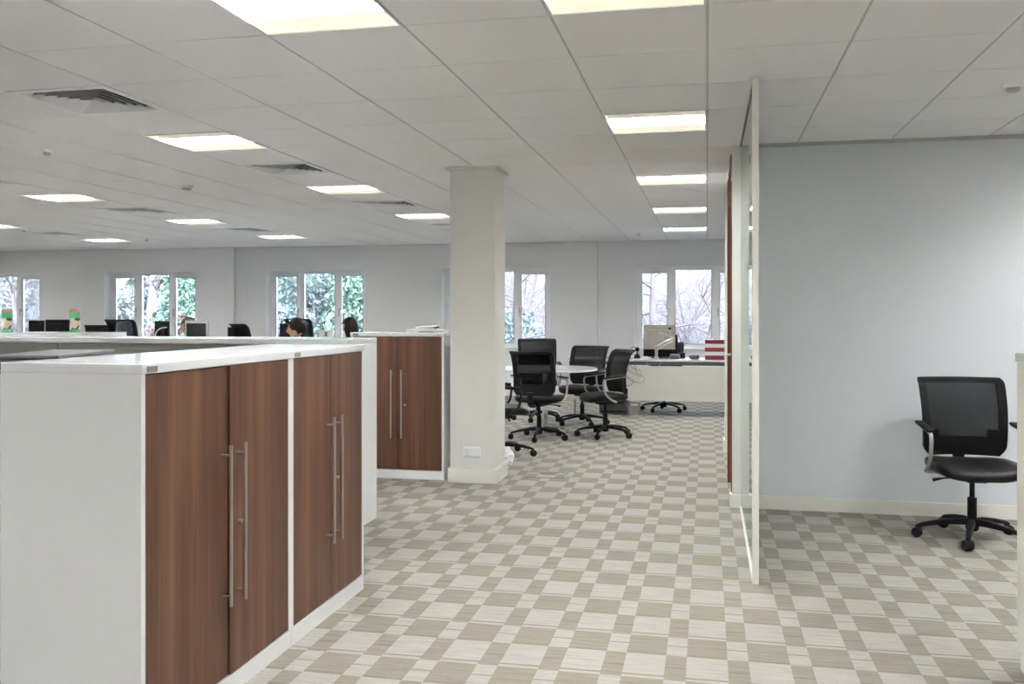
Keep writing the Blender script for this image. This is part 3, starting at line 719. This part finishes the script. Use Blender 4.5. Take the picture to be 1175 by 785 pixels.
t = thing('computer_tower', 'dark grey computer tower on the floor under the desk', 'computer', (-1.22,12.25,0))
bm = nb(); bbox_bev(bm, -.19, .19, -.09, .09, 0.01, .20, .008); obj('case', bm, M['dgrey'], t)
for x in (-.15,.15):
    bm = nb(); box(bm, x-.02, x+.02, -.06, .06, 0, .012); obj('foot', bm, M['black'], t)
bm = nb(); box(bm, -.17,.17,-.0925,-.089,.03,.05); obj('front_slot', bm, M['black'], t)
t = thing('beige_box', 'small beige box on the floor beside the dark computer tower', 'box', (-.945,12.25,0))
bm = nb(); bbox_bev(bm, -.07, .07, -.07, .07, 0, .175, .004); obj('carton', bm, M['beige'], t)
bm = nb(); box(bm, -.05,.05,-.0715,-.0695,.12,.15); obj('sticker', bm, M['paper'], t)
cable([(-1.10,11.9,.30),(-1.05,11.85,.2),(-.95,11.8,.08),(-.86,11.78,.03),(-.72,11.8,.006)], 'pale cable trailing to the floor beside the side-on chair', m='alu')

# ------------------------------------------------------------------ left office: desks, monitors, chairs, people
hb = make_chair('task_chair', 1.262, .52, vtop=.975)
hb['label'] = 'taller black mesh chair top in front of the left pane of the second window'
def desk(x0, x1, y0, y1, label):
    t = thing('office_desk', label, 'desk', ((x0+x1)/2, (y0+y1)/2, 0), 0, 'white desks behind the cabinets'); a, b = (x1-x0)/2, (y1-y0)/2
    bm = nb(); bbox_bev(bm, -a, a, -b, b, .715, .74, .003); obj('desktop', bm, M['gloss'], t)
    for x in (-a+.06, a-.06):
        bm = nb(); box(bm, x-.02, x+.02, -b+.05, -b+.09, 0, .714); box(bm, x-.02, x+.02, b-.09, b-.05, 0, .714); box(bm, x-.02, x+.02, -b+.09, b-.09, .67, .70); obj('leg_frame', bm, M['alu'], t)
desk(-11.0,-9.3, 12.15, 12.95, 'white desk hidden behind the cabinets at the far left')
desk(-8.8,-7.35, 12.15, 12.95, 'white desk hidden behind the cabinets below the second window')
desk(-7.3,-5.2, 12.15, 12.95, 'white desk hidden behind the cabinets left of the third window')
desk(-5.9,-4.83, 8.9, 10.25, 'white desk in front of the person with short dark hair')
desk(-5.65,-4.86, 10.3, 11.75, 'white desk in front of the person with long hair')
desk(-8.0,-6.88, 9.95, 11.4, 'white desk in front of the person behind the grey-rimmed monitor')
def at(u, Y): return onray(u, Y)[0]
dup(hb, (at(121,13.6),13.6,0), face(-.2,1), 'low black mesh chair top between the tins and the second window', scale=(1,1,.915))
hb.location = (at(150,11.6),11.6,0); hb.rotation_euler.z = face(.1,1)
dup(hb, (at(291,11.5),11.5,0), face(.6,.8), 'black mesh chair top left of the third window', scale=(1,1,.955))
dup(hb, (at(351,13.62),13.62,0), face(.2,1), 'grey mesh chair back behind the dark-haired person')
def fmon(u, Y, w, h, ztop, rz, label, case='black', zb=.741, frame='black'):
    x = at(u, Y); return monitor((x, Y, zb), rz, w, h, ztop-zb-h/2, label, case, group='monitors on the hidden desks', frame=frame)
fmon(42, 12.65, .28, .30, 1.235, PI, 'black monitor at the far left, left of a wider one')
fmon(66, 12.4, .42, .30, 1.25, PI, 'wide black monitor just left of the tall tin')
fmon(186, 12.55, .42, .32, 1.23, PI-.5, 'tilted black monitor below the second window')
fmon(226, 9.5, .38, .30, 1.262, -.306, 'grey-rimmed monitor hiding a seated person', 'lgrey')
fmon(272, 12.5, .30, .16, 1.14, 0, 'small black monitor left of the mesh chair')
fmon(329, 12.45, .20, .24, 1.20, .4, 'narrow black monitor left of the dark-haired person')
t = thing('desk_lamp', 'white curved desk lamp arm in front of the tilted monitor', 'desk lamp', (at(180,12.3),12.3,.741))
bm = nb(); lathe(bm, [(.06,0),(.06,.015),(.012,.02)], 20); obj('base', bm, M['white'], t, True)
bm = nb(); tube(bm, arc([(0,0,.015),(-.03,0,.30),(.04,0,.38),(.16,0,.395)], 8, .12), [.008]*28 if False else .009, 8); obj('curved_arm', bm, M['white'], t, True)
t = thing('label_printer', 'small white box with a dark slot right of the dark-haired person', 'office machine', (at(374,12.4),12.4,.741))
bm = nb(); bbox_bev(bm, -.08,.08,-.08,.08,0,.36,.008); obj('body', bm, M['white'], t)
bm = nb(); box(bm, .02,.055,-.083,-.078,.27,.34); obj('slot', bm, M['dgrey'], t)

def person(loc, rz, label, top, hairm, long_hair=False):
    """seated, looks toward local -Y; head top about z 1.28"""
    t = thing('person', label, 'person', loc, rz, 'people seated at the desks')
    me = bpy.data.meshes.new('body')
    V = [(0,.02,.50),(0,.03,.66),(0,.02,.82),(0,0,.96),(0,-.01,1.03),(0,-.03,1.09)]
    R = [.15,.135,.15,.12,.055,.05]; E_ = [(0,1),(1,2),(2,3),(3,4),(4,5)]
    def chain(root, pts, rs):
        prev = root
        for p, r in zip(pts, rs):
            V.append(p); R.append(r); E_.append((prev, len(V)-1)); prev = len(V)-1
        return prev
    for s in (-1, 1):
        w = chain(3, [(s*.17,.01,.95),(s*.22,-.03,.80),(s*.23,-.08,.72),(s*.17,-.24,.765),(s*.13,-.34,.772)], [.06,.048,.042,.036,.026])
        pal = chain(w, [(s*.12,-.40,.775)], [.028])
        for k in range(4): chain(pal, [(s*(.095+.019*k),-.445,.778),(s*(.093+.02*k),-.475+.006*abs(k-1.5),.772),(s*(.092+.02*k),-.492+.008*abs(k-1.5),.764)], [.0085,.008,.007])
        chain(w, [(s*.095,-.375,.775),(s*.08,-.40,.770)], [.010,.008])
        chain(0, [(s*.09,-.06,.50),(s*.11,-.40,.50),(s*.11,-.43,.28),(s*.11,-.42,.08),(s*.11,-.52,.045)], [.085,.065,.05,.038,.032])
    me.from_pydata(V, E_, []); o = bpy.data.objects.new('body', me); C.objects.link(o)
    sk = o.modifiers.new('skin', 'SKIN')
    for i, r in enumerate(R): me.skin_vertices[0].data[i].radius = (r, r*(.72 if i < 4 else 1))
    me.skin_vertices[0].data[0].use_root = True
    sub = o.modifiers.new('sub', 'SUBSURF'); sub.levels = 1; sub.render_levels = 1
    dg = bpy.context.evaluated_depsgraph_get(); ev = o.evaluated_get(dg); m2 = bpy.data.meshes.new_from_object(ev)
    bpy.data.objects.remove(o); bm = nb(); bm.from_mesh(m2); bpy.data.meshes.remove(m2)
    for f_ in bm.faces:
        c = f_.calc_center_median(); f_.material_index = 0 if (c.z > 1.015 or c.y < -.33 and c.z > .7) else (1 if c.z > .56 else 2)
    # head, sculpted ellipsoid
    b2 = nb(); bmesh.ops.create_uvsphere(b2, u_segments=32, v_segments=24, radius=1)
    for v_ in b2.verts:
        p = v_.co; x, y, z = p.x*.074, p.y*.094, p.z*.112
        if z < -.02: k_ = 1-.35*((-z-.02)/.09); x *= k_; y = y*k_ - .012*((-z-.02)/.09)
        if p.y < -.5:
            nx = math.exp(-(p.x/.16)**2); y -= nx*(.026*math.exp(-((z+.012)/.022)**2) + .006*math.exp(-((z+.06)/.012)**2) + .010*math.exp(-((z+.092)/.02)**2))
            for s in (-1, 1): y += .010*math.exp(-((p.x-s*.42)/.16)**2 - ((z-.012)/.014)**2)
        v_.co = Vector((x, y, z))
    for s in (-1, 1):
        b3 = nb(); bmesh.ops.create_uvsphere(b3, u_segments=12, v_segments=8, radius=1); merge(b2, b3, Matrix.Translation((s*.076,.008,-.01)) @ Matrix.Diagonal((.008,.018,.03,1)))
    merge(bm, b2, Matrix.Translation((0,-.045,1.165)) @ Matrix.Rotation(math.radians(8), 4, 'X'))
    obj('body', bm, [M['skin'], M['shirt' if not long_hair else 'jumper'], M['trouser']], t, True, autosmooth=70)
    bm = nb()
    for s in (-1, 1):
        b3 = nb(); bmesh.ops.create_uvsphere(b3, u_segments=10, v_segments=8, radius=.009); merge(bm, b3, Matrix.Translation((s*.031,-.125,1.175)))
    obj('eyes', bm, M['paper'], t, True)
    bm = nb(); bmesh.ops.create_icosphere(bm, subdivisions=4, radius=1)
    dl = []
    for v_ in bm.verts:
        p = v_.co.copy()
        lim = -.55 if p.y > .1 else (-.15 if p.y > -.35 else (.05 if p.y > -.55 else .42))
        if long_hair: lim = -2 if p.y > -.25 else .35
        if p.z < lim: dl.append(v_); continue
        nn = 1+.05*noise.noise(p*4); lowz = p.z*.122
        if long_hair and p.z < 0: lowz = p.z*.21
        v_.co = Vector((p.x*.088*nn*(1.06 if long_hair and p.z < 0 else 1), p.y*.108*nn+.006, lowz*nn))
    bmesh.ops.delete(bm, geom=dl, context='VERTS')
    merge_b = nb(); merge(merge_b, bm, Matrix.Translation((0,-.04,1.172)) @ Matrix.Rotation(math.radians(8), 4, 'X'))
    hr = obj('hair', merge_b, M[hairm], t, True, autosmooth=80)
    so = hr.modifiers.new('thick', 'SOLIDIFY'); so.thickness = .012; so.offset = 0
    return t
px = at(344, 9.6); person((px, 9.6, .0), face(-1,-.12), 'person with short dark hair in a pale shirt, sitting side on and facing left', 1.28, 'hair')
px = at(404, 11.0); person((px, 11.0, .0), face(-1,.25), 'person with long dark brown hair sitting at the left of the walnut cupboard', 1.28, 'hair', True)
px = at(220, 10.75); person((px, 10.75, .0), face(-1,-.1), 'person with reddish-brown hair mostly hidden by the grey-rimmed monitor', 1.28, 'hair2', True)
for i, (u, yy, rz) in enumerate(((344, 9.6, face(-1,-.12)), (404, 11.0, face(-1,.25)), (220, 10.75, face(-1,-.1)))):
    x = at(u, yy)
    lowc = dup(ch, (x+.02, yy, 0), rz, ['black chair under the person with short dark hair', 'black chair under the person with long hair', 'black chair under the person behind the grey-rimmed monitor'][i])

# ------------------------------------------------------------------ outdoors
bm = nb(); NX, NY = 90, 50; g = []
def bankz(x, y):
    t_ = max(0, min(1, (y-19)/14)); h_ = 3.3 + 1.7*max(0, min(1, (-x-4)/6))
    return -.35 + t_*t_*(3-2*t_)*h_ + .25*noise.noise(Vector((x*.3,y*.3,0)))
for j in range(NY+1):
    g.append([bm.verts.new((-42+60*i/NX, 15.0+26*j/NY, bankz(-42+60*i/NX, 15.0+26*j/NY))) for i in range(NX+1)])
for j in range(NY):
    for i in range(NX): bm.faces.new((g[j][i], g[j][i+1], g[j+1][i+1], g[j+1][i]))
o = struct('ground_bank', bm, M['litter'], 'pale wooded bank of leaf litter outside the windows', smooth=True)

def twigs(bm, p, d, ln, r, depth, rng, up=.15):
    segs = 3; pts = [p]; q = p.copy(); dd = d.copy()
    for k in range(segs):
        dd = (dd + Vector((rng.uniform(-.28,.28), rng.uniform(-.28,.28), rng.uniform(-.2,.2)+up*.3))).normalized(); q = q + dd*(ln/segs); pts.append(q)
    tube(bm, pts, [r*(1-.22*i) for i in range(len(pts))], 5 if r > .02 else 3, cap=False)
    if depth == 0: return
    for k in range(rng.choice((3,4,4)) if depth > 1 else 4):
        s = rng.uniform(.35, 1); i = min(int(s*segs), segs-1); b = pts[i].lerp(pts[i+1], s*segs-i)
        nd = (dd + Vector((rng.uniform(-1,1), rng.uniform(-1,1), rng.uniform(-.55,.75)))).normalized()
        twigs(bm, b, nd, ln*rng.uniform(.55,.78), r*.5, depth-1, rng, up)
def bare_tree(seed, h=3.2, depth=5, r=.06, n=1, spread=.3, bark='bark'):
    rng = random.Random(seed); t = thing('bare_tree', 'x', 'tree', group='bare winter trees outside the windows')
    bm = nb(); tops = []
    for k in range(n):
        a = rng.uniform(0, 2*PI); d = Vector((math.cos(a)*spread, math.sin(a)*spread, 1)).normalized()
        pts = [Vector((.1*math.cos(a)*(n>1), .1*math.sin(a)*(n>1), -.2))]
        for j in range(4): d = (d+Vector((rng.uniform(-.12,.12), rng.uniform(-.12,.12), .05))).normalized(); pts.append(pts[-1]+d*h*.25)
        tube(bm, pts, [r*(1.15-.15*j) for j in range(5)], 8); tops.append(pts)
    obj('trunk', bm, M[bark], t, True)
    bm = nb()
    for pts in tops:
        for k in range(9 if n == 1 else 6):
            s = rng.uniform(.12, 1)*4; i = min(int(s), 3); b = pts[i].lerp(pts[i+1], s-i); a = rng.uniform(0, 2*PI)
            twigs(bm, b, Vector((math.cos(a), math.sin(a), rng.uniform(-.1,.7))).normalized(), h*rng.uniform(.22,.38), r*.4, depth-2, rng)
    obj('branches', bm, M['bark'], t)
    return t
def bush(seed, w, h, m, n=5200, leaf=.062):
    rng = random.Random(seed); t = thing('evergreen_shrub', 'x', 'shrub', group='leafy shrubs outside the windows')
    bm = nb()
    for k in range(n):
        a = rng.uniform(0, 2*PI); rr = rng.random()**.45; z = rng.random()
        env = math.sin(min(1, z*1.15+.12)*PI*.86)**.6
        c = Vector((math.cos(a)*w*rr*env, math.sin(a)*w*rr*env*.7, h*z)); c += Vector((noise.noise(c*1.5), noise.noise(c*1.5+Vector((9,0,0))), noise.noise(c*1.5+Vector((0,9,0)))))*.3
        u = Vector((rng.uniform(-1,1), rng.uniform(-1,1), rng.uniform(-1,1))).normalized(); v_ = u.orthogonal().normalized(); s = leaf*rng.uniform(.5,1.2)
        vs = [bm.verts.new(c+u*s), bm.verts.new(c+v_*s*.5), bm.verts.new(c-u*s), bm.verts.new(c-v_*s*.5)]; bm.faces.new(vs)
    obj('foliage', bm, M[m], t)
    bm = nb()
    for k in range(5):
        a = 2*PI*k/5; tube(bm, [(0,0,-.3),(.15*math.cos(a)*w,.15*math.sin(a)*w,h*.3),(.4*math.cos(a)*w,.3*math.sin(a)*w,h*.7)], [.05,.04,.015], 6)
    obj('stems', bm, M['bark'], t, True)
    return t
bt = [bare_tree(3, 3.6, 6, .07), bare_tree(11, 3.2, 6, .055), bare_tree(23, 1.9, 5, .02, 5, .6), bare_tree(31, 4.0, 5, .16, 1, .08, 'birch')]
used = [False]*4
wname = ['first window from the left','second window from the left','third window from the left','window beside the pillar','right-hand window']
def plant(k, u, Y, sc, label):
    x = at(u, Y); p = (x, Y, bankz(x, Y)-.02)
    if not used[k]: o = bt[k]; o.location = p; used[k] = True; o.rotation_euler.z = u
    else: o = dup(bt[k], p, u)
    o.scale = (sc,)*3; o['label'] = label
pl = [(2,15,19.0,1.0,'low spreading twiggy bush in the middle of the first window'),(0,40,20.5,.9,'bare tree in the right pane of the first window'),(1,-8,21.5,1.0,'bare tree cut by the left edge, in the first window'),(2,42,23.5,1.3,'distant twiggy bush in the right pane of the first window'),
 (2,146,19.3,1.0,'low twiggy bush in the left pane of the second window'),(1,150,22.5,1.0,'bare tree in the left pane of the second window'),(3,171,21.0,1.0,'pale thick tree trunk in the middle of the second window'),(2,186,20.0,1.05,'reddish twiggy bush right of the pale trunk'),
 (1,330,24.5,1.0,'bare tree in the left pane of the third window'),(2,368,19.5,.9,'pale twiggy bush in the middle pane of the third window'),(0,372,25.5,1.0,'tall bare tree in the middle pane of the third window'),
 (0,612,19.0,.95,'bare tree in the right pane of the window beside the pillar'),(2,610,21.5,1.15,'twiggy bush low in the window beside the pillar'),(1,588,23.5,1.1,'bare tree seen right against the pillar edge'),(2,596,25.0,1.4,'distant twiggy bush in the window beside the pillar'),
 (0,757,18.6,1.0,'bare tree with arching boughs in the left pane of the right-hand window'),(2,748,20.5,1.1,'twiggy bush behind the beige monitor'),(1,796,19.6,1.0,'bare tree in the middle pane of the right-hand window'),(2,800,22.0,1.25,'twiggy bush low in the middle pane of the right-hand window'),
 (2,770,24.0,1.5,'distant twiggy bush across the right-hand window'),(0,828,21.5,1.0,'bare tree in the rightmost strip of the right-hand window'),(2,832,19.5,1.1,'twiggy bush in the rightmost strip of the right-hand window'),(1,740,25.0,1.2,'distant bare tree at the left of the right-hand window')]
for a in pl: plant(*a)
bs = [bush(5, 1.0, 2.6, 'leafg'), bush(8, 1.1, 2.0, 'leafb'), bush(12, .8, 1.4, 'leafr', 3000)]; usedb = [False]*3
def plantb(k, u, Y, sc, label):
    x = at(u, Y); p = (x, Y, bankz(x, Y)-.05)
    if not usedb[k]: o = bs[k]; o.location = p; usedb[k] = True; o.rotation_euler.z = u
    else: o = dup(bs[k], p, u)
    o.scale = (sc,)*3; o['label'] = label
for a in [(0,216,19.5,1.15,'bright green shrub in the right pane of the second window'),(0,408,18.8,1.1,'tall green shrub in the right pane of the third window'),(1,332,19.2,1.0,'blue-green shrub in the left pane of the third window'),(1,362,21.5,1.2,'pale blue-green shrub in the middle pane of the third window'),
          (0,386,22.5,1.2,'dark green shrub behind the middle pane of the third window'),(0,180,22.8,1.0,'dark green shrub behind the pale trunk'),(2,147,18.6,.8,'low russet shrub in the left pane of the second window'),(2,192,18.8,1.1,'russet shrub in the middle pane of the second window'),
          (1,584,19.5,.9,'small green-blue shrub against the pillar edge'),(0,310,23.5,1.2,'green shrub at the left edge of the third window'),(1,20,23.0,1.1,'pale shrub behind the first window'),(1,141,20.6,1.15,'blue-grey shrub at the left edge of the second window')]: plantb(*a)

# ------------------------------------------------------------------ world, camera
w = bpy.data.worlds.new('overcast'); S.world = w; w.use_nodes = True; nt = w.node_tree
bg = nt.nodes['Background']; sky = nt.nodes.new('ShaderNodeTexSky'); sky.sky_type = 'NISHITA'; sky.sun_disc = False; sky.sun_elevation = math.radians(35); sky.sun_rotation = math.radians(160)
sky.air_density = 1.5; sky.dust_density = 5
mx = nt.nodes.new('ShaderNodeMix'); mx.data_type = 'RGBA'; mx.inputs[0].default_value = .25
nt.links.new(sky.outputs[0], mx.inputs[7]); mx.inputs[6].default_value = (.93,.97,1.06,1)
nt.links.new(mx.outputs[2], bg.inputs[0]); bg.inputs[1].default_value = 3.4

cam = bpy.data.cameras.new('camera'); co = bpy.data.objects.new('camera', cam); C.objects.link(co); S.camera = co
cam.sensor_fit = 'HORIZONTAL'; cam.sensor_width = 36; cam.lens = 1047.4/1175*36
co.location = (0, 0, 1.3367); co.rotation_euler = (PI/2, 0, .2107)
cam.shift_y = -(392.5-360.4)/1175
cam.clip_start = .05; cam.clip_end = 200
S.view_settings.view_transform = 'Standard'; S.view_settings.look = 'None'; S.view_settings.gamma = 1; S.view_settings.use_curve_mapping = False
S.view_settings.exposure = 1.68
for nm in ('window_1',): pass
